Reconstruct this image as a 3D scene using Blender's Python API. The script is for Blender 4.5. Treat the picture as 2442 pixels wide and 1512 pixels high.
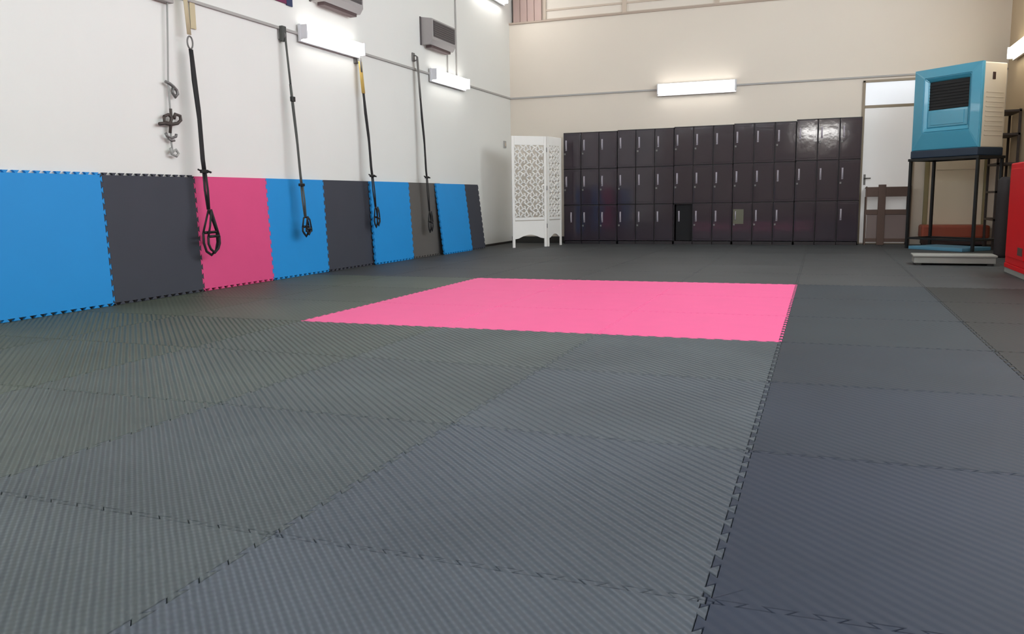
import bpy, bmesh, math, random
from mathutils import Vector, Matrix
for o in list(bpy.data.objects): bpy.data.objects.remove(o, do_unlink=True)
SC = bpy.context.scene
COL = SC.collection
random.seed(7)
PI = math.pi

# ------------------------------------------------------------------ camera
cd = bpy.data.cameras.new('camera'); cam = bpy.data.objects.new('camera', cd); COL.objects.link(cam)
F, YAW, PITCH, ROLL = 1966.4, -0.3587, -0.1424, -0.0152
CAM = Vector((3.1829, -4.5312, 0.773))
fw = Vector((math.sin(YAW)*math.cos(PITCH), math.cos(YAW)*math.cos(PITCH), math.sin(PITCH)))
r0 = Vector((math.cos(YAW), -math.sin(YAW), 0)); u0 = r0.cross(fw)
rr = r0*math.cos(ROLL) + u0*math.sin(ROLL); uu = -r0*math.sin(ROLL) + u0*math.cos(ROLL)
M = Matrix((rr, uu, -fw)).transposed().to_4x4(); M.translation = CAM
cam.matrix_world = M
cd.sensor_fit = 'HORIZONTAL'; cd.sensor_width = 36.0; cd.lens = 36.0*F/2442; cd.clip_end = 100
SC.camera = cam
# ------------------------------------------------------------------ exposure, world, lights
SC.view_settings.view_transform = 'Standard'; SC.view_settings.look = 'None'
SC.view_settings.gamma = 1.0; SC.view_settings.use_curve_mapping = False
SC.view_settings.exposure = 1.30
W = bpy.data.worlds.new('world'); SC.world = W; W.use_nodes = True
W.node_tree.nodes['Background'].inputs[0].default_value = (.75, .87, 1, 1)
W.node_tree.nodes['Background'].inputs[1].default_value = 1.0
WINDOW_FILL = 5.0        # radiance of the unseen window panes added to light the room
TUBE = 3.0            # radiance of the fluorescent diffusers

LX, BY, RX, FY, CZ = -1.983, 9.325, 5.60, -6.2, 5.2   # left wall, back wall, right wall, rear wall, ceiling

# ------------------------------------------------------------------ materials
def lin(r, g, b):
    f = lambda c: (c/255/12.92) if c/255 <= .04045 else ((c/255+.055)/1.055)**2.4
    return (f(r), f(g), f(b), 1)
def mat(name, col, rough=.6, metal=0, spec=.5, noise=0, nscale=6, bump=0, bscale=40, coat=0):
    m = bpy.data.materials.new(name); m.use_nodes = True; nt = m.node_tree; b = nt.nodes['Principled BSDF']
    b.inputs['Base Color'].default_value = col; b.inputs['Roughness'].default_value = rough
    b.inputs['Metallic'].default_value = metal; b.inputs['Specular IOR Level'].default_value = spec
    b.inputs['Coat Weight'].default_value = coat
    tc = nt.nodes.new('ShaderNodeTexCoord')
    if noise:
        n = nt.nodes.new('ShaderNodeTexNoise'); n.inputs['Scale'].default_value = nscale; n.inputs['Detail'].default_value = 4
        nt.links.new(tc.outputs['Object'], n.inputs['Vector'])
        mr = nt.nodes.new('ShaderNodeMapRange'); mr.inputs[3].default_value = 1-noise; mr.inputs[4].default_value = 1+noise
        nt.links.new(n.outputs['Fac'], mr.inputs[0])
        mx = nt.nodes.new('ShaderNodeMix'); mx.data_type = 'RGBA'; mx.blend_type = 'MULTIPLY'; mx.inputs[0].default_value = 1
        mx.inputs[6].default_value = col; nt.links.new(mr.outputs[0], mx.inputs[7])
        nt.links.new(mx.outputs[2], b.inputs['Base Color'])
    if bump:
        n2 = nt.nodes.new('ShaderNodeTexNoise'); n2.inputs['Scale'].default_value = bscale; n2.inputs['Detail'].default_value = 3
        nt.links.new(tc.outputs['Object'], n2.inputs['Vector'])
        bp = nt.nodes.new('ShaderNodeBump'); bp.inputs['Strength'].default_value = bump; bp.inputs['Distance'].default_value = .01
        nt.links.new(n2.outputs['Fac'], bp.inputs['Height']); nt.links.new(bp.outputs['Normal'], b.inputs['Normal'])
    return m
def emis(name, col, s):
    m = bpy.data.materials.new(name); m.use_nodes = True; b = m.node_tree.nodes['Principled BSDF']
    b.inputs['Base Color'].default_value = (.8, .8, .8, 1)
    b.inputs['Emission Color'].default_value = col; b.inputs['Emission Strength'].default_value = s
    return m
def foam(name, rib):
    """charcoal foam; each mat's own tint comes from its object colour"""
    m = bpy.data.materials.new(name); m.use_nodes = True; nt = m.node_tree; b = nt.nodes['Principled BSDF']
    b.inputs['Roughness'].default_value = .58; b.inputs['Specular IOR Level'].default_value = .32
    oi = nt.nodes.new('ShaderNodeObjectInfo'); tc = nt.nodes.new('ShaderNodeTexCoord'); g = nt.nodes.new('ShaderNodeNewGeometry')
    n = nt.nodes.new('ShaderNodeTexNoise'); n.inputs['Scale'].default_value = 1.6; n.inputs['Detail'].default_value = 5
    nt.links.new(g.outputs['Position'], n.inputs['Vector'])
    mr = nt.nodes.new('ShaderNodeMapRange'); mr.inputs[1].default_value = .3; mr.inputs[2].default_value = .7
    mr.inputs[3].default_value = .88; mr.inputs[4].default_value = 1.12
    nt.links.new(n.outputs['Fac'], mr.inputs[0])
    mx = nt.nodes.new('ShaderNodeMix'); mx.data_type = 'RGBA'; mx.blend_type = 'MULTIPLY'; mx.inputs[0].default_value = 1
    nt.links.new(oi.outputs['Color'], mx.inputs[6]); nt.links.new(mr.outputs[0], mx.inputs[7])
    nt.links.new(mx.outputs[2], b.inputs['Base Color'])
    mp = nt.nodes.new('ShaderNodeMapping'); mp.inputs['Rotation'].default_value = (0, 0, math.radians(-45))
    nt.links.new(tc.outputs['Object'], mp.inputs['Vector'])
    wv = nt.nodes.new('ShaderNodeTexWave'); wv.inputs['Scale'].default_value = .31416/.030; wv.bands_direction = 'X'
    wv.inputs['Distortion'].default_value = 0.25
    nt.links.new(mp.outputs[0], wv.inputs['Vector'])
    w2 = nt.nodes.new('ShaderNodeTexWave'); w2.inputs['Scale'].default_value = .31416/.02; w2.bands_direction = 'Y'
    nt.links.new(mp.outputs[0], w2.inputs['Vector'])
    ad = nt.nodes.new('ShaderNodeMath'); ad.operation = 'MULTIPLY_ADD'; ad.inputs[1].default_value = .06
    nt.links.new(w2.outputs['Fac'], ad.inputs[0]); nt.links.new(wv.outputs['Fac'], ad.inputs[2])
    bp = nt.nodes.new('ShaderNodeBump'); bp.inputs['Strength'].default_value = rib; bp.inputs['Distance'].default_value = .010
    nt.links.new(ad.outputs[0], bp.inputs['Height']); nt.links.new(bp.outputs['Normal'], b.inputs['Normal'])
    return m

MT = dict(
    wallw=mat('white_plaster', lin(232, 231, 226), .55, noise=.02, nscale=1.5, bump=.03, bscale=30),
    wall=mat('cream_plaster', lin(223, 212, 198), .55, noise=.02, nscale=1.5, bump=.03, bscale=30),
    wallr=mat('beige_plaster', lin(206, 184, 152), .55, noise=.02, nscale=1.5, bump=.03, bscale=30),
    ceiling=mat('ceiling_paint', lin(225, 222, 214), .8),
    sub=mat('subfloor', lin(40, 42, 44), .9),
    trim=mat('trim_plastic', lin(172, 168, 164), .5),
    ledge=mat('ledge_paint', lin(178, 160, 145), .6),
    mauve=mat('mauve_panel', lin(196, 170, 162), .7, noise=.05, nscale=3),
    frost=mat('frosted_pane', lin(226, 217, 205), .35),
    frame=mat('window_frame_paint', lin(200, 184, 168), .5),
    base=mat('shade_strip_and_foot', lin(48, 46, 42), .6),
    ribbed=foam('ribbed_foam', 1.0), foam=foam('plain_foam', .12),
    pink=mat('pink_foam', lin(240, 92, 150), .6, noise=.04, nscale=5, bump=.05, bscale=60),
    pinkwall=mat('pink_wall_foam', lin(222, 74, 130), .65, noise=.03),
    blue=mat('blue_foam', lin(20, 142, 214), .6, noise=.04, nscale=3),
    dullblue=mat('dull_blue_foam', lin(84, 136, 162), .5, noise=.05),
    dark=mat('charcoal_wall_foam', lin(58, 60, 70), .7, noise=.06, nscale=4),
    greymat=mat('brown_grey_foam', lin(94, 90, 86), .7, noise=.08, nscale=3),
    locker=mat('dark_maroon_enamel', lin(53, 44, 52), .075, spec=.6, noise=.06, nscale=5, bump=.12, bscale=5),
    lockbody=mat('locker_carcass', lin(34, 26, 30), .4),
    hollow=mat('locker_inside', lin(14, 12, 16), .8),
    cardm=mat('olive_card', lin(100, 98, 82), .6),
    chrome=mat('brushed_steel', lin(176, 168, 178), .4, metal=.25),
    white=mat('white_painted_wood', lin(240, 236, 230), .5, noise=.03),
    black=mat('black_webbing', lin(24, 22, 24), .7), blackm=mat('black_steel', lin(32, 32, 32), .4, metal=.3),
    yellow=mat('yellow_webbing', lin(205, 170, 90), .7), tan=mat('tan_strap', lin(200, 186, 152), .7),
    greyw=mat('grey_webbing', lin(74, 76, 72), .7), greym=mat('grey_metal', lin(120, 118, 116), .45, metal=.4),
    cord=mat('grey_cord', lin(160, 160, 156), .7), rust=mat('dark_iron', lin(82, 74, 70), .6, metal=.4),
    vent=mat('light_grey_casing', lin(165, 160, 158), .55), grille=mat('dark_grille', lin(88, 82, 82), .6),
    ventb=mat('brown_underside', lin(84, 66, 66), .6),
    teal=mat('teal_plastic', lin(70, 156, 184), .26, spec=.6, bump=.06, bscale=5, coat=.3),
    cream=mat('cream_plastic', lin(214, 202, 184), .4), navy=mat('navy_plastic', lin(28, 46, 66), .4),
    mouth=mat('black_louvre', lin(16, 15, 17), .6), doorw=emis('frosted_door_glass', (1, .95, .90, 1), .06),
    brownwood=mat('brown_wood', lin(86, 64, 54), .55, noise=.15, nscale=14), taupe=mat('taupe_panel', lin(120, 104, 100), .6),
    beige=mat('beige_door', lin(226, 212, 188), .5), olive=mat('olive_frame', lin(142, 130, 92), .5),
    rustv=mat('rust_vinyl', lin(150, 66, 42), .45, noise=.1), darkbrown=mat('dark_brown_base', lin(54, 30, 28), .6),
    rack=mat('dark_brown_rack', lin(52, 40, 36), .5), red=mat('red_enamel', lin(222, 14, 26), .5, spec=.2, noise=.05, nscale=3),
    palegrey=mat('pale_grey_plastic', lin(150, 150, 144), .5), bag=mat('black_bag', lin(36, 30, 32), .7, noise=.2, nscale=8),
    flagr=mat('dark_red_cloth', lin(110, 40, 76), .8), flagb=mat('navy_cloth', lin(50, 60, 92), .8),
    housing=mat('lamp_housing', lin(216, 216, 220), .5),
    tube=emis('lamp_diffuser', (1, .985, .95, 1), TUBE), tubeu=emis('upper_lamp_diffuser', (1, .985, .96, 1), 7), tubeh=emis('bright_lamp_diffuser', (1, .985, .95, 1), 18), tubew=emis('warm_lamp_diffuser', (1, .93, .74, 1), 3.0),
    
    fillpane=emis('added_window_glow', (.84, .93, 1, 1), WINDOW_FILL), transom=emis('daylit_transom', (.80, .88, 1, 1), .16),
)

# ------------------------------------------------------------------ mesh helpers
def put(dst, src, mtx=None):
    if mtx is not None: bmesh.ops.transform(src, matrix=mtx, verts=src.verts)
    vm = {v: dst.verts.new(v.co) for v in src.verts}
    for f in src.faces:
        try: nf = dst.faces.new([vm[v] for v in f.verts]); nf.smooth = f.smooth
        except ValueError: pass
    src.free()
def box(bm, a, b, bev=0.0, mtx=None, seg=2):
    t = bmesh.new(); bmesh.ops.create_cube(t, size=1)
    s = [abs(b[i]-a[i]) for i in range(3)]; c = [(a[i]+b[i])/2 for i in range(3)]
    for v in t.verts: v.co = Vector((v.co.x*s[0]+c[0], v.co.y*s[1]+c[1], v.co.z*s[2]+c[2]))
    if bev: bmesh.ops.bevel(t, geom=t.edges[:], offset=min(bev, min(s)*.45), segments=seg, affect='EDGES', profile=.5)
    bmesh.ops.recalc_face_normals(t, faces=t.faces)
    put(bm, t, mtx)
def tube(bm, pts, r, n=8, closed=False, flat=1.0):
    """round (or flattened) bar swept along pts"""
    pts = [Vector(p) for p in pts]; rings = []; N = len(pts)
    ref = None
    for i, p in enumerate(pts):
        if closed: d = pts[(i+1) % N]-pts[i-1]
        else: d = pts[min(i+1, N-1)]-pts[max(i-1, 0)]
        d.normalize()
        if ref is None: ref = Vector((1, 0, 0)) if abs(d.x) < .8 else Vector((0, 1, 0))
        a = (ref-d*ref.dot(d)).normalized(); ref = a; b = d.cross(a)
        rings.append([bm.verts.new(p + a*math.cos(2*PI*k/n)*r*flat + b*math.sin(2*PI*k/n)*r) for k in range(n)])
    for i in range(N if closed else N-1):
        A, B = rings[i], rings[(i+1) % N]
        for k in range(n):
            f = bm.faces.new((A[k], A[(k+1) % n], B[(k+1) % n], B[k])); f.smooth = True
    if not closed: bm.faces.new(rings[0][::-1]); bm.faces.new(rings[-1])
def prism(bm, pts, z0, z1, mtx=None):
    t = bmesh.new(); lo = [t.verts.new((x, y, z0)) for x, y in pts]; hi = [t.verts.new((x, y, z1)) for x, y in pts]
    n = len(pts); t.faces.new(hi); t.faces.new(lo[::-1])
    for i in range(n): t.faces.new((lo[i], lo[(i+1) % n], hi[(i+1) % n], hi[i]))
    put(bm, t, mtx)
def obj(name, bm, m, parent=None, label=None):
    me = bpy.data.meshes.new(name); bmesh.ops.recalc_face_normals(bm, faces=bm.faces); bm.to_mesh(me); bm.free()
    me.materials.append(m); o = bpy.data.objects.new(name, me); COL.objects.link(o)
    if parent is not None: o.parent = parent
    if label: o['label'] = label
    return o
def tag(o, label, cat, group=None):
    o['label'] = label; o['category'] = cat
    if group: o['group'] = group
    return o
def thing(name, label, cat, loc=(0, 0, 0), rz=0, group=None):
    o = bpy.data.objects.new(name, None); COL.objects.link(o); o.location = loc; o.rotation_euler = (0, 0, rz)
    o.empty_display_size = .1
    return tag(o, label, cat, group)
def struct(o): o['kind'] = 'structure'; return o
def bx(name, a, b, m, parent=None, bev=0, label=None, mtx=None):
    t = bmesh.new(); box(t, a, b, bev, mtx); return obj(name, t, m, parent, label)
def copy_tree(o, parent=None):
    c = o.copy(); COL.objects.link(c); c.parent = parent
    for ch in list(o.children): copy_tree(ch, c)
    return c

# ------------------------------------------------------------------ room shell
struct(bx('floor', (LX-.2, FY-.2, -.20), (RX+.2, BY+.2, -.0225), MT['sub']))
struct(bx('ceiling', (LX-.2, FY-.2, CZ), (RX+.2, BY+.4, CZ+.15), MT['ceiling']))
struct(bx('wall_left', (LX-.2, FY-.2, -.2), (LX, BY+.4, CZ), MT['wallw']))
# back wall with a set-back strip of glazing above the ledge
t = bmesh.new()
box(t, (LX-.2, BY, -.2), (RX+.2, BY+.2, 3.755)); box(t, (LX-.2, BY+.25, 3.755), (RX+.2, BY+.40, CZ))
box(t, (LX-.2, BY, 4.75), (RX+.2, BY+.25, CZ))
struct(obj('wall_back', t, MT['wall']))
struct(bx('trim_1', (LX, BY-.025, 3.735), (RX, BY+.24, 3.765), MT['ledge'], bev=.004))
w1 = bmesh.new()
for z in (3.80, 3.955, 4.72): box(w1, (-1.42, BY+.15, z-.015), (RX, BY+.20, z+.015))
for x in (-1.40, 0.0, 1.5, 3.0, 4.5): box(w1, (x-.035, BY+.14, 3.77), (x+.035, BY+.21, 4.74))
w1 = struct(obj('window_1', w1, MT['frame']))
bx('pane', (-1.40, BY+.17, 3.77), (RX, BY+.18, 4.74), MT['frost'], w1)
t = bmesh.new()
for k in range(4): box(t, (-1.945+k*.13, BY+.10, 3.77), (-1.945+k*.13+.122, BY+.13, 4.74), .004)
obj('panel', t, MT['mauve'], w1, 'mauve boarded panel at the left end of the glazing')

# unseen windows added to light the room, high on the right and rear walls
def pierced_wall(name, axis, pos, thick, holes, lo, hi):
    """wall slab along 'axis' with rectangular holes [(a0,a1,z0,z1)]"""
    t = bmesh.new(); zs = sorted({-.2, CZ} | {h[2] for h in holes} | {h[3] for h in holes})
    as_ = sorted({lo, hi} | {h[0] for h in holes} | {h[1] for h in holes})
    for i in range(len(as_)-1):
        for j in range(len(zs)-1):
            a, b, c, d = as_[i], as_[i+1], zs[j], zs[j+1]
            if any(h[0] <= a and b <= h[1] and h[2] <= c and d <= h[3] for h in holes): continue
            if axis == 'y': box(t, (pos, a, c), (pos+thick, b, d))
            else: box(t, (a, pos, c), (b, pos+thick, d))
    return struct(obj(name, t, MT['wall']))
RWIN_ADDED = [(-2.8, -1.0, 2.7, 4.3), (-.4, 1.4, 2.7, 4.3), (2.0, 3.8, 2.7, 4.3), (4.3, 6.4, 2.6, 4.6)]
FWIN_ADDED = [(-1.7, -.1, 3.3, 4.7), (.3, 1.9, 3.3, 4.7), (2.3, 2.7, 3.3, 4.7)]
wr = pierced_wall('wall_right', 'y', RX, .2, RWIN_ADDED, FY-.2, BY+.4); wr.data.materials.clear(); wr.data.materials.append(MT['wallr'])
pierced_wall('wall_rear', 'x', FY-.2, .2, FWIN_ADDED, LX-.2, RX+.2)
wn = 2
for (a, b, c, d) in RWIN_ADDED:
    t = bmesh.new(); x = RX+.06
    for s, e in (((x, a, c), (x+.06, b, c+.05)), ((x, a, d-.05), (x+.06, b, d)), ((x, a, c), (x+.06, a+.05, d)), ((x, b-.05, c), (x+.06, b, d)),
                 ((x, (a+b)/2-.025, c), (x+.06, (a+b)/2+.025, d))): box(t, s, e)
    o = struct(obj('window_%d' % wn, t, MT['frame'])); bx('pane', (x+.02, a+.02, c+.02), (x+.03, b-.02, d-.02), MT['fillpane'], o); wn += 1
for (a, b, c, d) in FWIN_ADDED:
    t = bmesh.new(); y = FY-.12
    for s, e in (((a, y, c), (b, y+.06, c+.05)), ((a, y, d-.05), (b, y+.06, d)), ((a, y, c), (a+.05, y+.06, d)), ((b-.05, y, c), (b, y+.06, d)),
                 (((a+b)/2-.025, y, c), ((a+b)/2+.025, y+.06, d))): box(t, s, e)
    o = struct(obj('window_%d' % wn, t, MT['frame'])); bx('pane', (a+.02, y+.02, c+.02), (b-.02, y+.03, d-.02), MT['fillpane'], o); wn += 1

# cable trunking, conduit, dark strips painting in the shade along the wall foot
struct(bx('trim_2', (LX, FY, 2.488), (LX+.022, BY, 2.515), MT['trim'], bev=.003))
struct(bx('trim_3', (LX, BY-.022, 2.488), (RX, BY, 2.515), MT['trim'], bev=.003))
t = bmesh.new(); tube(t, [(LX+.012, 7.04, 2.57), (LX+.012, 7.04, 4.9)], .011); tube(t, [(LX+.012, 6.72, 2.57), (LX+.012, 6.72, 2.86)], .009)
struct(obj('trim_4', t, MT['trim']))
struct(bx('shade_strip_back', (LX, BY-.014, 0), (-.95, BY, .11), MT['base'], bev=.003))
struct(bx('shade_strip_left', (LX, 7.75, 0), (LX+.014, BY-.014, .035), MT['base'], bev=.003))

# ------------------------------------------------------------------ puzzle mats
NT, TA = 11, .0085
def wave():
    T = 1/NT; d = .10*T; p = [(0, 0), (.16*T, 0), (.16*T, -TA)]
    for k in range(NT):
        s = k*T; p += [(s+.27*T+d, -TA), (s+.27*T-d, TA), (s+.73*T+d, TA), (s+.73*T-d, -TA)]
    return p + [(1-.16*T, -TA), (1-.16*T, 0)]
def outline(left=True, right=True, top=True, bottom=True, x0=-1, x1=2, y1=2):
    w = wave(); P = []
    P += [(a, b) for a, b in w] if bottom else [(0, 0)]
    P += [(1+b, a) for a, b in w] if right else [(1, 0)]
    P += [(a, 1+b) for a, b in ([(1, 0)] + [(a, b) for a, b in reversed(w)][:-1])] if top else [(1, 1)]
    P += [(b, a) for a, b in ([(1, 0)] + list(reversed(w))[:-1])] if left else [(0, 1)]
    # crop against the walls
    P = [(min(max(x, x0), x1), min(y, y1)) for x, y in P]
    Q = []
    for p in P:
        if not Q or (abs(p[0]-Q[-1][0]) + abs(p[1]-Q[-1][1])) > 1e-5: Q.append(p)
    if abs(Q[0][0]-Q[-1][0]) + abs(Q[0][1]-Q[-1][1]) < 1e-5: Q.pop()
    R = []                                                      # drop doubled-back points left by the crop
    for i, p in enumerate(Q):
        a, b = Q[i-1], Q[(i+1) % len(Q)]
        c = (p[0]-a[0])*(b[1]-p[1])-(p[1]-a[1])*(b[0]-p[0])
        if abs(c) < 1e-9 and (p[0] in (x0, x1) or p[1] == y1): continue
        R.append(p)
    return R
def inset(P, d):
    n = len(P); R = []
    for i in range(n):
        a, p, b = Vector(P[i-1]), Vector(P[i]), Vector(P[(i+1) % n])
        e1, e2 = (p-a).normalized(), (b-p).normalized()
        n1, n2 = Vector((-e1.y, e1.x)), Vector((-e2.y, e2.x)); m = n1+n2
        if m.length < .3: m = n1
        else: m = m.normalized()/max(.5, m.normalized().dot(n1))
        R.append(tuple(p+m*d))
    return R
def mat_mesh(name, P, thick=.022, gap=.0013, bev=.0016):
    bm = bmesh.new(); A = inset(P, gap); B = inset(P, gap+bev); n = len(P)
    lo = [bm.verts.new((x, y, -thick)) for x, y in A]; mi = [bm.verts.new((x, y, -bev)) for x, y in A]; hi = [bm.verts.new((x, y, 0)) for x, y in B]
    bm.faces.new(hi); bm.faces.new(lo[::-1])
    for i in range(n):
        j = (i+1) % n
        bm.faces.new((lo[i], lo[j], mi[j], mi[i])); bm.faces.new((mi[i], mi[j], hi[j], hi[i]))
    me = bpy.data.meshes.new(name); bm.to_mesh(me); bm.free(); return me
def place(name, me, m, loc, label, cat, group, slot=True):
    o = bpy.data.objects.new(name, me); COL.objects.link(o); o.location = loc
    if slot:
        if not me.materials: me.materials.append(None)
        o.material_slots[0].link = 'OBJECT'; o.material_slots[0].material = m
    return tag(o, label, cat, group)
ORD = ['first', 'second', 'third', 'fourth', 'fifth', 'sixth', 'seventh', 'eighth']
me_full = mat_mesh('foam_floor_mat', outline())
me_left = mat_mesh('foam_floor_mat', outline(left=False, x0=.022))
me_right = mat_mesh('foam_floor_mat', outline(right=False, x1=.592))
me_bl = mat_mesh('foam_floor_mat', outline(left=False, x0=.022, top=False, y1=.318))
me_b = mat_mesh('foam_floor_mat', outline(top=False, y1=.318))
me_br = mat_mesh('foam_floor_mat', outline(right=False, top=False, x1=.592, y1=.318))
for i in range(-2, 6):
    for j in range(-5, 10):
        if 0 <= i <= 2 and 0 <= j <= 2:
            side = {0: 'left', 1: 'middle', 2: 'right'}[i]; dep = {0: 'near', 1: 'middle', 2: 'far'}[j]
            place('pink_floor_mat', me_full, MT['pink'], (i, j, 0), 'pink foam floor mat in the %s row, %s column of the pink square' % (dep, side), 'floor mat', 'pink mats of the square')
            continue
        if j == 9: me = me_bl if i == -2 else me_br if i == 5 else me_b
        else: me = me_left if i == -2 else me_right if i == 5 else me_full
        if j < 0: row = '%s row before the pink square' % ORD[-j-1]
        elif j > 2: row = '%s row beyond the pink square' % ORD[j-3]
        else: row = 'level with the %s pink row' % ('near', 'middle', 'far')[j]
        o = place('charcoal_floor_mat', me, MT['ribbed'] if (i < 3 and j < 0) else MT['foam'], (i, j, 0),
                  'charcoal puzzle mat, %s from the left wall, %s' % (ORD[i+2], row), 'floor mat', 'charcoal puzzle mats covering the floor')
        # dye lots: slightly greenish towards the left, bluish towards the near right; right and far mats darkened further, shade painted in
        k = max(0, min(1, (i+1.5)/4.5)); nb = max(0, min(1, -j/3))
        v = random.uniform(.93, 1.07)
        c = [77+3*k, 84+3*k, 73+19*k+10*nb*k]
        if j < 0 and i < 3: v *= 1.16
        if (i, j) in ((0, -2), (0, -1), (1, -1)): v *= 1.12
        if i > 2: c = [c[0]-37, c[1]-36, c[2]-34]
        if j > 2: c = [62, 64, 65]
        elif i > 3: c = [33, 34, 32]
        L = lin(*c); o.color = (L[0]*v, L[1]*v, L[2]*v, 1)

# mats leaning on the left wall: local x runs along the wall, local y up
NT, TA = 12, .009
me_wall = mat_mesh('leaning_puzzle_mat', outline(), thick=.022, gap=.0012, bev=.0012)
me_wall2 = mat_mesh('leaning_puzzle_mat', outline(top=False), thick=.022, gap=.0012, bev=.0012)
def lean(y0, off_top, off_bot, m, label):
    o = place('leaning_puzzle_mat', me_wall if y0 < 1 else me_wall2, m, (0, 0, 0), label, 'wall mat', 'puzzle mats leaning on the left wall')
    X = Vector((0, 1, 0)); up = Vector((off_top-off_bot, 0, math.sqrt(1-(off_top-off_bot)**2))); Z = X.cross(up)
    if Z.x < 0: Z = -Z
    mm = Matrix((X, up, Z)).transposed().to_4x4()
    mm.translation = Vector((LX+off_bot, y0, TA+.001)); o.matrix_world = mm
    o.color = (1, 1, 1, 1)
    return o
lean(-.672, .030, .060, MT['blue'], 'large bright blue foam mat against the wall, nearest to the camera')
lean(.328, .030, .060, MT['dark'], 'charcoal foam mat leaning between the nearest blue mat and the pink one')
lean(1.328, .030, .060, MT['pinkwall'], 'pink foam mat leaning on the left wall behind the first black strap')
lean(2.328, .030, .060, MT['blue'], 'blue foam mat leaning just beyond the pink wall mat')
lean(3.328, .030, .060, MT['dark'], 'charcoal foam mat leaning between the second and third blue mats')
lean(4.29, .058, .105, MT['blue'], 'third blue foam mat along the wall, before the grey-brown one')
lean(5.31, .030, .074, MT['greymat'], 'faded grey-brown foam mat leaning behind the fourth strap')
lean(6.11, .062, .175, MT['blue'], 'farthest blue foam mat, next to the last dark mat')
lean(6.71, .030, .140, MT['dark'], 'last dark foam mat at the far end of the leaning row')

# ------------------------------------------------------------------ fluorescent fixtures
def fixture(label, loc, rz, L, tubemat='tube', h=.150):
    """length along local y, wall behind at local x=0"""
    t = thing('wall_light_fixture', label, 'light', loc, rz, 'fluorescent lights on the walls')
    bx('housing', (.022, -L/2-.02, -.028), (.055, L/2+.02, h+.012), MT['housing'], t, .004)
    b = bmesh.new(); prism(b, [(.055, 0), (.105, 0.0), (.125, .02), (.125, h-.03), (.10, h), (.055, h)], -L/2, L/2, Matrix(((1, 0, 0, 0), (0, 0, 1, 0), (0, 1, 0, 0), (0, 0, 0, 1))))
    obj('diffuser', b, MT[tubemat], t, 'glowing white diffuser')
    for s in (-1, 1): bx('end_cap', (.05, s*(L/2)-.002 if s > 0 else -L/2-.014, -.004), (.128, L/2+.014 if s > 0 else -L/2+.002, h+.004), MT['housing'], t, .003)
    return t
fixture('long glowing light fixture on the left wall between the second and third straps', (LX, 3.60, 2.447), 0, 1.15, h=.135)
fixture('glowing light fixture on the left wall near the far corner, below the grey vent unit', (LX, 6.68, 2.423), 0, 1.15, h=.14)
fixture('glowing light fixture high on the left wall at the top edge of the photo', (LX, 8.32, 4.01), 0, 1.27, 'tubeu')
fixture('glowing light fixture on the back wall above the dark lockers', (1.225, BY, 2.42), -PI/2, 1.21, h=.155)
fixture('very bright light fixture alone on the rear wall opposite the lockers', (3.05, FY, 2.66), PI/2, 1.27, 'tubeh')
fixture('cream glowing light fixture on the right wall beyond the blue air cooler', (RX, 8.10, 2.56), PI, 1.27, 'tubew')

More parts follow.
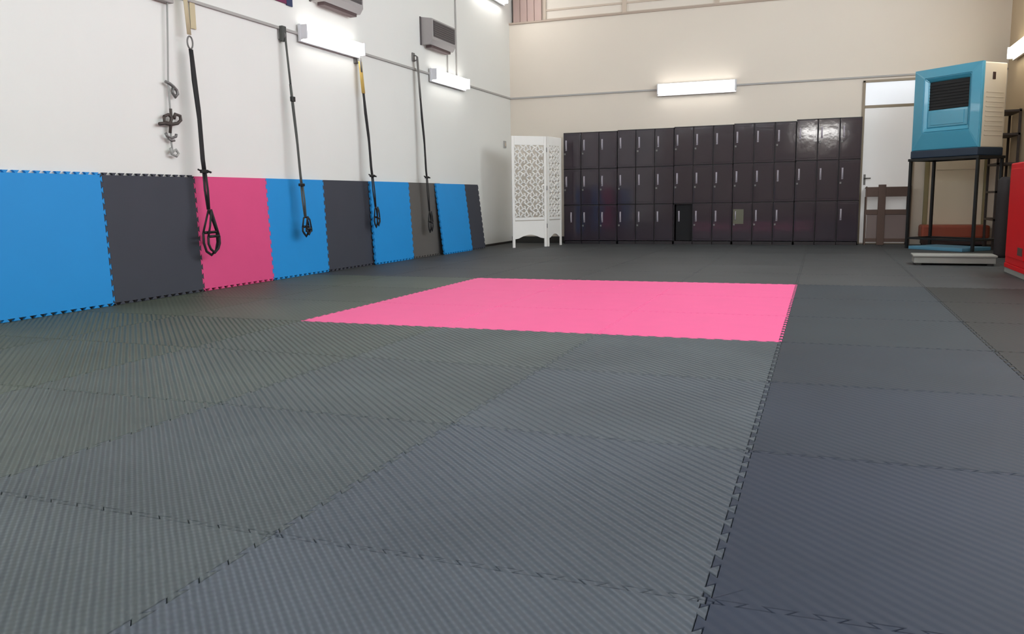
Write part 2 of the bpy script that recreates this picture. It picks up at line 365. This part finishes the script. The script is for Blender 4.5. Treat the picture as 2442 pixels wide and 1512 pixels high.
# ------------------------------------------------------------------ suspension straps on the left wall
def arc(c, ry, rz, a0, a1, x, n=14):
    return [(x, c[0]+ry*math.cos(math.radians(a0+(a1-a0)*k/n)), c[1]+rz*math.sin(math.radians(a0+(a1-a0)*k/n))) for k in range(n+1)]
def web(bm, pts, w=.016):
    tube(bm, pts, w*1.55, 8, flat=.16)
def trainer(label, y, ztop, upper, kind, zbuck, zsplit, zbot, y2, w, xs=.165):
    T = thing('suspension_strap', label, 'exercise strap', (LX+.002, y, 0), 0, 'hanging straps on the left wall')
    b = bmesh.new(); box(b, (0, -.035, ztop-.06), (.016, .035, ztop+.05), .004); tube(b, arc((0, ztop-.02), .03, .035, 0, 360, .0, 16)[:-1] and [(.02+.045*math.sin(a*PI/8), 0, ztop-.02+.035*math.cos(a*PI/8)) for a in range(9)], .008)
    obj('anchor', b, MT['greym'], T)
    xa = .062; dy = y2-y
    P = lambda f, z: (xa+(xs-xa)*f, dy*f, z)
    f = lambda z: min(1, max(0, (ztop-z)/(ztop-zsplit)))
    q = lambda z, o=0: (P(f(z), z)[0]+o*.3, P(f(z), z)[1]+o, z)
    if kind == 'ring':
        b = bmesh.new(); box(b, (.004, .125, 2.27), (.012, .19, 2.95), .003); obj('wall_strip', b, MT['tan'], T, 'beige strip running up the wall')
        b = bmesh.new(); web(b, [(.06, 0, 2.95), q(2.5), q(upper+.02)], .017); obj('upper_strap', b, MT['tan'], T, 'tan upper webbing')
        b = bmesh.new(); c = q(upper-.045); tube(b, [(c[0], c[1]+.032*math.cos(a*PI/9), c[2]+.052*math.sin(a*PI/9)) for a in range(18)], .007, closed=True); obj('carabiner', b, MT['greym'], T, 'grey steel snap ring')
        zl = upper-.10
    elif kind == 'yellow':
        b = bmesh.new(); web(b, [q(ztop-.04), q((ztop+upper)/2), q(upper)], .026); obj('upper_strap', b, MT['yellow'], T, 'yellow upper webbing')
        b = bmesh.new(); tube(b, [q(ztop-.0), q(ztop-.16)], .022, flat=.6); obj('sleeve', b, MT['greym'], T)
        zl = upper
    elif kind == 'thin':
        b = bmesh.new(); box(b, (.012, -.03, ztop-.08), (.06, .035, ztop+.07), .008); obj('pulley_block', b, MT['greyw'], T)
        b = bmesh.new(); web(b, [q(ztop-.05), q(2.1), q(upper)], .012); obj('upper_strap', b, MT['greyw'], T)
        zl = upper
    else:
        b = bmesh.new(); web(b, [q(ztop-.0), q(ztop-.3), q(upper)], .021); obj('upper_strap', b, MT['greym'], T, 'grey upper webbing')
        zl = upper
    m = MT['greyw'] if kind == 'thin' else MT['black']
    b = bmesh.new(); o1 = .010 if kind != 'thin' else .005
    zm = (zl+zbuck)/2
    web(b, [q(zl), q(zl-.2, .004), q(zm, o1), q(zbuck+.1, -.002), q(zbuck)], .013 if kind == 'thin' else .018)
    web(b, [q(zl, -.004), q(zm+.25, -o1), q(zm-.1, o1*.2), q(zbuck+.1, -o1), q(zbuck, -.006)], .012)
    obj('main_strap', b, m, T)
    b = bmesh.new(); c = q(zbuck); box(b, (c[0]-.012, c[1]-.045, zbuck-.018), (c[0]+.014, c[1]+.038, zbuck+.012), .005)
    if kind != 'thin': tube(b, [(c[0]+.01, c[1]+.03, zbuck), (c[0]+.015, c[1]+.065, zbuck-.01)], .010); tube(b, [(c[0], c[1]-.04, zbuck), (c[0]-.0, c[1]-.075, zbuck+.012)], .008)
    else:
        c = q(1.80); box(b, (c[0]-.01, c[1]-.025, 1.78), (c[0]+.02, c[1]+.03, 1.83), .004)
    obj('buckle', b, MT['blackm'], T)
    b = bmesh.new(); web(b, [q(zbuck-.01, -.010), q((zbuck+zsplit)/2, -.014), q(zsplit, -.006)], .010); web(b, [q(zbuck-.01, .010), q((zbuck+zsplit)/2, .013), q(zsplit, .006)], .010)
    obj('lower_strap', b, m, T)
    xe, ye = P(1, 0)[0], P(1, 0)[1]
    zg = zbot+(zsplit-zbot)*.50
    for n, (dx, sc, sh) in enumerate(((0, 1, 0), (.028, .82, .012))):
        hnd = bmesh.new(); ww = w*sc; x = xe+dx; zg2 = zg-.04*n*(w/.1); yy = ye+sh
        tube(hnd, [(x, ye, zsplit), (x, yy-ww*.55, zg2+.09), (x, yy-ww, zg2)], .012, flat=.5)
        tube(hnd, [(x, ye, zsplit), (x, yy+ww*.55, zg2+.09), (x, yy+ww, zg2)], .012, flat=.5)
        zb = zbot+.02*n
        tube(hnd, [(x, yy-ww, zg2), (x, yy-ww*1.02, zg2-(zg2-zb)*.45), (x, yy-ww*.7, zb+.035), (x, yy, zb), (x, yy+ww*.7, zb+.035), (x, yy+ww*1.02, zg2-(zg2-zb)*.45), (x, yy+ww, zg2)], .013, flat=.6)
        h = obj('handle_loop', hnd, MT['black'], T)
        g = bmesh.new(); tube(g, [(x, yy-ww*.95, zg2), (x, yy+ww*.95, zg2)], .013, 10); obj('grip', g, MT['blackm'], h)
    return T
trainer('nearest black suspension strap with open triangular handles, hanging in front of the pink mat', 1.315, 2.75, 2.17, 'ring', 1.05, .72, .325, 1.325, .085)
trainer('second suspension strap, thin grey webbing ending in front of a blue mat', 2.72, 2.45, 1.95, 'thin', .95, .62, .42, 2.765, .055)
trainer('third suspension strap, black with a yellow upper part', 4.16, 2.42, 2.02, 'yellow', 1.07, .70, .46, 4.215, .035)
trainer('farthest suspension strap, black, hanging over the grey-brown mat', 5.64, 2.66, 2.12, 'grey', 1.08, .62, .34, 5.67, .035)

# hanging cord with iron hooks, left of the straps
T = thing('hanging_hook_cord', 'thin grey cord with clustered iron hooks hanging on the left wall', 'hook', (LX, 1.10, 0))
bx('bracket', (0, -.10, 2.42), (.06, .10, 2.50), MT['vent'], T, .006)
b = bmesh.new(); tube(b, [(.04, .045, 2.44), (.038, .02, 2.1), (.036, -.005, 1.79), (.036, -.005, 1.5), (.036, -.02, 1.3), (.036, -.01, 1.2)], .0075); obj('cord', b, MT['cord'], T)
b = bmesh.new(); x = .045
tube(b, [(x, -.045, 1.775), (x, .0, 1.765), (x, .04, 1.745), (x, .075, 1.72), (x, .085, 1.69), (x, .055, 1.66), (x, .03, 1.69), (x, .035, 1.735)], .013); obj('hook', b, MT['greym'], T)
b = bmesh.new()
tube(b, [(x, -.15, 1.425), (x, -.09, 1.435), (x, -.02, 1.43), (x, .06, 1.445), (x, .10, 1.475), (x, .095, 1.51), (x, .04, 1.52), (x, .02, 1.48)], .014)
tube(b, [(x, -.09, 1.49), (x, -.04, 1.51), (x, .0, 1.48), (x, -.03, 1.44), (x, -.09, 1.45), (x, -.09, 1.49)], .013)
tube(b, [(x, -.01, 1.56), (x, -.01, 1.48), (x, -.035, 1.36)], .012); obj('hook', b, MT['rust'], T, 'dark double hook')
b = bmesh.new(); tube(b, [(x, -.085, 1.355), (x, -.07, 1.33), (x, -.03, 1.315), (x, .03, 1.335), (x, .035, 1.355)], .012); tube(b, [(x, -.06, 1.315), (x, -.02, 1.295), (x, .01, 1.30)], .010); obj('hook', b, MT['greym'], T)
b = bmesh.new(); tube(b, [(x, -.045, 1.235), (x, -.02, 1.205), (x, .02, 1.225), (x, .045, 1.195), (x, .02, 1.17), (x, -.03, 1.185), (x, -.045, 1.235)], .011); obj('hook', b, MT['cord'], T)

# vent units
def vent(label, y0, z0, L=.76, H=.33, D=.17):
    T = thing('wall_vent_unit', label, 'vent', (LX, y0, z0), 0, 'grey vent units on the left wall')
    b = bmesh.new(); prism(b, [(0, 0), (D*.75, 0.0), (D, .06), (D, H), (0, H+.03)], 0, L, Matrix(((1, 0, 0, 0), (0, 0, 1, 0), (0, 1, 0, 0), (0, 0, 0, 1)))); obj('casing', b, MT['vent'], T)
    b = bmesh.new(); box(b, (D-.002, .04, .10), (D+.006, L-.03, H-.02), .002)
    for k in range(7): box(b, (D+.004, .05, .115+k*.028), (D+.012, L-.04, .128+k*.028))
    obj('grille', b, MT['grille'], T, 'dark slatted grille')
    bx('underside_vent', (.03, .08, -.035), (D*.7, L-.06, .004), MT['ventb'], T, .004)
    bx('mounting_plate', (0, -.03, -.01), (.012, -.004, H+.03), MT['grille'], T)
vent('grey wall vent unit with dark grille above the far light fixture', 5.90, 2.86)
vent('grey wall vent unit cut off by the top edge above the nearer light fixture', 3.30, 2.885, L=.80)
# banner corner at the top edge
T = thing('wall_banner', 'small dark red and navy banner on the left wall at the top edge', 'banner', (LX, 2.45, 2.78))
bx('cloth', (.004, 0, -.02), (.014, .40, .5), MT['flagr'], T, .002)
bx('border', (.004, .40, -.03), (.016, .50, .5), MT['flagb'], T, .002, 'navy border strip')

# light switch
T = thing('light_switch', 'small grey switch box on the left wall by the carved screen', 'switch', (LX, 9.0, 1.70))
bx('plate', (0, -.05, -.06), (.02, .05, .06), MT['trim'], T, .004); bx('rocker', (.02, -.02, -.03), (.026, .02, .03), MT['frame'], T, .002)

# ------------------------------------------------------------------ lockers
LY, UW, LH = 9.00, .9265, 1.885
def locker_unit(x0, label, special, LH=1.885):
    T = thing('locker_unit', label, 'locker', (x0, LY, 0), 0, 'dark locker units along the back wall')
    t = bmesh.new(); D = BY-LY-.005; cw = UW/3; w = UW-.006; rh = (LH-.06)/3; yb = .02
    box(t, (.0, yb+.28*0, 0), (.012, D, LH)); box(t, (w-.012, yb, 0), (w, D, LH)); box(t, (0, yb, LH-.02), (w, D, LH)); box(t, (0, D-.012, 0), (w, D, LH)); box(t, (0, yb, 0), (w, D, .05))
    for k in (1, 2): box(t, (k*cw-.009, yb, .0), (k*cw+.003, D, LH)); box(t, (0, yb, .05+k*rh-.008), (w, D, .05+k*rh+.008))
    obj('locker_body', t, MT['lockbody'], T)
    for r in range(3):
        for c in range(3):
            s = special.get((c, r), '')
            xa, xb = c*cw+.006, (c+1)*cw-.010; za, zb = .055+(2-r)*rh+.004, .05+(3-r)*rh-.006
            dm = bmesh.new()
            if s == 'open':
                box(dm, (xa+.03, .0+.05, za), (xb, .065, zb), .003); d = obj('door', dm, MT['hollow'], T, 'door sunk back, almost black')
            else:
                box(dm, (xa, 0, za), (xb, .018, zb), .004)
                box(dm, (xa+.02, -.004, za+.03), (xb-.02, .002, zb-.03), .003)
                for q in range(3): box(dm, (xa+.13, -.007, zb-.07-q*.018), (xb-.05, -.003, zb-.064-q*.018))
                d = obj('door', dm, MT['locker'], T)
            if s == 'bare': continue
            hx = xa+.047+(.08 if s == 'shift' else .03 if s == 'open' else 0); hz = zb-.115; yo = .05 if s == 'open' else 0
            hm = bmesh.new(); box(hm, (hx-.013, yo-.010, hz-.165), (hx+.013, yo-.004, hz+.005), .003)
            tube(hm, [(hx, yo-.008, hz-.15), (hx, yo-.03, hz-.135), (hx, yo-.03, hz-.02), (hx, yo-.008, hz-.01)], .008)
            obj('handle', hm, MT['chrome'], d)
            if (c*7+r*5+int(x0*3)) % 4 != 0:
                lm = bmesh.new(); box(lm, (hx-.035, yo-.014, hz-.235), (hx-.008, yo-.004, hz-.205), .003); obj('lock', lm, MT['greym'], d)
            if s == 'card':
                bx('card', (xa+.01, -.012, hz-.21), (xa+.17, -.007, hz+.02), MT['cardm'], d, .001, 'olive card taped under the handle')
    return T
locker_unit(-.925, 'dark maroon locker unit at the left end, beside the carved white screen', {(0, 2): 'shift'}, 1.85)
locker_unit(-.925+UW, 'second dark maroon locker unit from the left, all nine doors plain', {}, 1.86)
locker_unit(-.925+2*UW, 'middle dark maroon locker unit, one bottom door sunk in and black', {(0, 2): 'open'}, 1.87)
locker_unit(-.925+3*UW, 'dark maroon locker unit with an olive card on a bottom door', {(0, 2): 'card'}, 1.88)
locker_unit(-.925+4*UW, 'rightmost dark maroon locker unit beside the white door, two bottom doors without handles', {(0, 2): 'bare', (1, 2): 'bare'}, 1.90)

# ------------------------------------------------------------------ carved folding screen
P0, P1, P2 = Vector((-1.40, 7.76, 0)), Vector((-.955, 8.19, 0)), Vector((-.86, 8.66, 0))
T = thing('folding_screen', 'white carved wooden folding screen standing at the left end of the lockers', 'room divider', P0)
def screen_panel(A, B, H=1.745):
    d = (B-A); L = d.length-.012; ang = math.atan2(d.y, d.x)
    mm = Matrix.Translation(A-P0) @ Matrix.Rotation(ang, 4, 'Z')
    b = bmesh.new(); th = .012
    box(b, (.006, -th, 0), (.05, th, H), .004, mm); box(b, (L-.044, -th, 0), (L, th, H), .004, mm)
    box(b, (.05, -th, H-.14), (L-.044, th, H-.0), .004, mm); box(b, (.05, -th, .43), (L-.044, th, .475), .004, mm)
    fr = obj('screen_panel', b, MT['white'], T)
    # lower apron with a curved cut-out and feet
    k = bmesh.new(); n = 14; w = L-.094
    pts = [(.05, .42), (.05, .135)] + [(.05+w*(.12+.76*i/n), .145+.055*math.sin(PI*i/n)) for i in range(n+1)] + [(.05+w, .135), (.05+w, .42)]
    prism(k, pts, -.008, .008, mm @ Matrix(((1, 0, 0, 0), (0, 0, -1, 0), (0, 1, 0, 0), (0, 0, 0, 1)))); obj('apron', k, MT['white'], fr)
    # pierced scrollwork
    g = bmesh.new(); rnd = random.Random(3); z0, z1 = .475, H-.14; pitch = .095
    nx = max(3, round(w/pitch)); px = w/nx; nz = round((z1-z0)/px); pz = (z1-z0)/nz
    tr = lambda x, z: mm @ Vector((x, 0, z))
    for i in range(nx):
        for j in range(nz):
            cx, cz = .05+(i+.5)*px, z0+(j+.5)*pz; s = 1 if (i+j) % 2 else -1
            # an S-scroll and a leaf in every cell, joined to its neighbours
            tube(g, [tr(cx-px*.5, cz-s*pz*.5), tr(cx-px*.32, cz-s*pz*.1), tr(cx-px*.05, cz+s*pz*.18), tr(cx+px*.22, cz+s*pz*.12), tr(cx+px*.25, cz-s*pz*.14), tr(cx+px*.02, cz-s*pz*.16)], .0125, 6)
            tube(g, [tr(cx+px*.5, cz+s*pz*.5), tr(cx+px*.3, cz+s*pz*.3), tr(cx+px*.22, cz+s*pz*.12)], .0125, 6)
            tube(g, [tr(cx-px*.5, cz+s*pz*.5), tr(cx-px*.25, cz+s*pz*.28), tr(cx-px*.05, cz+s*pz*.18)], .016, 6, flat=.6)
            if rnd.random() < .6: tube(g, [tr(cx+px*.02, cz-s*pz*.16), tr(cx+px*.3, cz-s*pz*.38), tr(cx+px*.5, cz-s*pz*.5)], .017, 6, flat=.6)
    obj('fretwork', g, MT['white'], fr)
screen_panel(P0, P1); screen_panel(P1, P2)
b = bmesh.new()
for z in (.3, .9, 1.5): tube(b, [tuple((P1-P0)+Vector((.006, -.02, z))), tuple((P1-P0)+Vector((.006, -.02, z+.07)))], .006)
obj('hinge', b, MT['greym'], T)

# ------------------------------------------------------------------ doors
b = bmesh.new(); y = BY
for a_, b_ in (((3.70, y-.03, 0), (3.735, y, 2.45)), ((4.41, y-.03, 0), (4.445, y, 2.45)), ((3.70, y-.03, 2.42), (4.445, y, 2.455)), ((3.735, y-.028, 2.045), (4.41, y, 2.085))): box(b, a_, b_, .004)
d1 = struct(obj('door_1', b, mat('door_frame_paint', lin(150, 136, 116), .5)))
bx('door_leaf', (3.738, y-.022, .02), (4.407, y-.002, 2.043), MT['doorw'], d1, .003)
bx('transom_pane', (3.738, y-.014, 2.087), (4.407, y-.004, 2.418), MT['transom'], d1)
b = bmesh.new(); tube(b, [(3.775, y-.022, 1.0), (3.775, y-.06, 1.0), (3.86, y-.06, 1.0)], .010); box(b, (3.76, y-.028, .90), (3.79, y-.02, 1.06), .003); obj('handle', b, MT['greym'], d1)
b = bmesh.new()
for a_, b_ in (((4.60, y-.045, 0), (4.66, y, 2.12)), ((5.38, y-.045, 0), (5.43, y, 2.12)), ((4.60, y-.045, 2.06), (5.43, y, 2.12))): box(b, a_, b_, .005)
d2 = struct(obj('door_2', b, MT['olive']))
bx('door_leaf', (4.662, y-.025, .02), (5.378, y-.002, 2.058), MT['beige'], d2, .003)
t = bmesh.new(); box(t, (4.76, y-.031, .25), (5.28, y-.024, .95), .004); box(t, (4.76, y-.031, 1.1), (5.28, y-.024, 1.9), .004); obj('door_panelling', t, MT['beige'], d2)
# brown wooden stand in front of the white door
T = thing('wooden_stand', 'brown wooden open-framed stand in front of the white door', 'stand', (3.79, 9.06, 0))
bx('top_rail', (0, 0, .72), (.60, .035, .865), MT['brownwood'], T, .004); bx('middle_rail', (0, .004, .455), (.60, .03, .53), MT['brownwood'], T, .004)
bx('bottom_rail', (0, .004, .045), (.60, .03, .10), MT['brownwood'], T, .004)
for a, w in ((0, .022), (.175, .105), (.575, .05)): bx('post', (a, -.006, 0), (a+w, .036, .875 if w < .1 else .90), MT['brownwood'], T, .004)
for a in (0, .58): bx('back_leg', (a, .20, 0), (a+.03, .23, .72), MT['brownwood'], T, .003)
bx('lower_panel', (.03, .014, .10), (.57, .022, .455), MT['taupe'], T, 0, 'dull taupe board filling the lower half')
bx('top_board', (0, .036, .845), (.62, .235, .865), MT['brownwood'], T, .003)

# ------------------------------------------------------------------ air cooler on its stand
A, B = Vector((4.295, 8.333, 0)), Vector((5.035, 7.60, 0)); d = B-A; SW = d.length; ang = math.atan2(d.y, d.x); SD = .50; SZ = 1.235
S = thing('metal_stand', 'tall black metal stand carrying the blue air cooler', 'stand', A, ang)
for x_, y_ in ((0, 0), (SW-.035, 0), (0, SD-.035), (SW-.035, SD-.035)): bx('leg', (x_, y_, 0), (x_+.035, y_+.035, SZ-.035), MT['blackm'], S, .003)
b = bmesh.new(); box(b, (-.01, -.01, SZ-.035), (SW+.01, .03, SZ), .003); box(b, (-.01, SD-.03, SZ-.035), (SW+.01, SD+.01, SZ), .003)
box(b, (-.01, .03, SZ-.035), (.03, SD-.03, SZ), .003); box(b, (SW-.03, .03, SZ-.035), (SW+.01, SD-.03, SZ), .003); box(b, (SW/2-.02, .03, SZ-.03), (SW/2+.02, SD-.03, SZ)); obj('top_frame', b, MT['blackm'], S)
b = bmesh.new()
box(b, (.035, 0.005, .13), (SW-.035, .025, .155), .003); box(b, (.035, SD-.025, .13), (SW-.035, SD-.005, .155), .003); box(b, (.005, .035, .13), (.025, SD-.035, .155), .003); box(b, (SW-.025, .035, .13), (SW-.005, SD-.035, .155), .003)
obj('lower_frame', b, MT['blackm'], S)
CW, CD_, C0, C1 = SW-.05, SD-.02, SZ, 2.41
K = thing('air_cooler', 'large blue and cream evaporative air cooler standing on the black metal stand', 'air cooler', A+Vector((math.cos(ang)*.03, math.sin(ang)*.03, C0+.001)), ang)
H = C1-C0
b = bmesh.new(); box(b, (.0, .045, .10), (CW, CD_, H-.005), .018, seg=3); obj('cabinet', b, MT['cream'], K, 'cream side casing')
b = bmesh.new(); box(b, (-.008, -.008, 0), (CW+.008, CD_+.005, .105), .012); obj('water_tank', b, MT['navy'], K, 'dark navy water tank')
# front bezel ring around the outlet
fx0, fx1, fz0, fz1 = .225*CW, .82*CW, .34*H, .85*H; zo = .535*H
b = bmesh.new(); Y0 = 0.0; Y1 = .05
outer = [(-.004, .105), (CW+.004, .105), (CW+.004, H), (-.004, H)]; inner = [(fx0, fz0), (fx1, fz0), (fx1, fz1), (fx0, fz1)]
def ring(bm, O, I, y_out, y_in, yb):
    n = 4; vo = [bm.verts.new((x, y_out, z)) for x, z in O]; vi = [bm.verts.new((x, y_in, z)) for x, z in I]
    bo = [bm.verts.new((x, yb, z)) for x, z in O]; bi = [bm.verts.new((x, yb, z)) for x, z in I]
    for i in range(4):
        j = (i+1) % 4
        bm.faces.new((vo[i], vo[j], vi[j], vi[i])); bm.faces.new((vo[j], vo[i], bo[i], bo[j])); bm.faces.new((vi[i], vi[j], bi[j], bi[i])); bm.faces.new((bo[i], bi[i], bi[j], bo[j]))
mid = [(fx0-.05, fz0-.06), (fx1+.05, fz0-.06), (fx1+.05, fz1+.05), (fx0-.05, fz1+.05)]
ring(b, outer, mid, 0.0, -.022, .045); ring(b, mid, inner, -.022, .012, .045)
bmesh.ops.bevel(b, geom=[e for e in b.edges if all(abs(v.co.y) < .03 for v in e.verts)], offset=.009, segments=3, affect='EDGES')
o = obj('front_bezel', b, MT['teal'], K, 'glossy teal front')
b = bmesh.new(); box(b, (fx0-.002, .030, zo), (fx1+.002, .044, fz1+.002)); 
for k in range(9): box(b, (fx0, .018, zo+.01+k*(fz1-zo-.02)/9), (fx1, .032, zo+.016+k*(fz1-zo-.02)/9))
obj('air_outlet', b, MT['mouth'], K, 'black louvred air outlet')
b = bmesh.new(); box(b, (fx0-.002, .010, fz0), (fx1+.002, .044, zo), .008); box(b, (fx0+.05, .004, fz0+.03), (fx1-.05, .012, zo-.03), .003); obj('control_panel', b, MT['teal'], K)
b = bmesh.new(); box(b, (CW-.002, .20, H-.22), (CW+.008, .25, H-.13), .002); obj('side_slot', b, MT['darkbrown'], K)
b = bmesh.new()
for k in range(10): box(b, (CW-.002, .10, .25+k*.06), (CW+.004, CD_-.05, .262+k*.06), .001)
obj('side_louvre', b, MT['cream'], K)

# blue mats stacked under the stand, pale step before it
def local_box(name, m, a, b, c, ang2, label, cat, bev=.006):
    o = bx(name, a, b, m, None, bev); o.location = c; o.rotation_euler = (0, 0, ang2); return tag(o, label, cat)
local_box('folded_blue_mat', MT['dullblue'], (.10, -.10, 0), (SW-.12, SD-.04, .045), A+Vector((.03, -.05, 0)), ang, 'dull blue foam mat lying flat between the feet of the cooler stand', 'floor mat')
T = thing('low_step', 'low pale grey step on the mats between the cooler stand and the red cabinet', 'step', (4.12, 5.30, 0), -.02)
bx('tread', (0, 0, .085), (.80, .34, .11), MT['palegrey'], T, .008); bx('riser', (.012, .012, .02), (.788, .328, .085), MT['palegrey'], T, .006)
for a in (.03, .71): bx('foot', (a, .03, 0), (a+.06, .30, .02), MT['base'], T, .003)

# low bench against the back wall
T = thing('low_bench', 'low rust-coloured vinyl bench against the back wall behind the cooler stand', 'bench', (4.55, 8.84, 0))
bx('seat', (0, 0, .11), (.88, .45, .30), MT['rustv'], T, .03); bx('base', (.03, .03, .02), (.85, .43, .11), MT['darkbrown'], T, .006)
for x_, y_ in ((.04, .05), (.80, .05), (.04, .38), (.80, .38)): bx('leg', (x_, y_, 0), (x_+.04, y_+.04, .02), MT['blackm'], T)

# shelf rack in the far right corner
T = thing('shelf_rack', 'dark brown open shelf rack in the far right corner behind the cooler', 'shelf', (5.33, 8.10, 0))
RW, RD = .25, .70
for x_, y_ in ((0, 0), (RW-.03, 0), (0, RD-.03), (RW-.03, RD-.03)): bx('post', (x_, y_, 0), (x_+.03, y_+.03, 1.84), MT['rack'], T, .003)
for z in (.38, .75, 1.12, 1.50, 1.80): bx('shelf', (0, 0, z), (RW, RD, z+.03), MT['rack'], T, .003)
b = bmesh.new()
prof = [(.0, .065), (.04, .075), (.30, .08), (.70, .08), (.90, .075), (.94, .04), (.95, .0)]
rings = []
for z, r in [(0, 0)]+prof:
    rings.append([b.verts.new((r*math.cos(a*PI/10), r*math.sin(a*PI/10), z)) for a in range(20)] if r > 0 else None)
rings = [q for q in rings if q]
for i in range(len(rings)-1):
    for k in range(20): f = b.faces.new((rings[i][k], rings[i][(k+1) % 20], rings[i+1][(k+1) % 20], rings[i+1][k])); f.smooth = True
b.faces.new(rings[0][::-1]); b.faces.new(rings[-1])
o = obj('training_bag', b, MT['bag'], None); o.location = (5.18, 6.62, 0); tag(o, 'upright black cylindrical bag standing just left of the red cabinet', 'bag')

# red cabinet at the right edge
T = thing('red_cabinet', 'waist-high red cabinet with pale plinth at the right edge', 'cabinet', (4.86, 3.75, 0))
bx('body', (0, 0, .09), (.55, .86, 1.035), MT['red'], T, .012); bx('plinth', (.004, .02, 0), (.54, .885, .05), MT['palegrey'], T, .004); bx('bottom_rail', (-.004, -.004, .05), (.553, .865, .092), MT['red'], T, .004)
b = bmesh.new(); box(b, (-.010, .05, .16), (.004, .81, .98), .004); dr = obj('side_door', b, MT['red'], T)
bx('label_plate', (-.014, .10, .20), (-.009, .28, .27), MT['brownwood'], dr, .001, 'small brown plate low on the door')
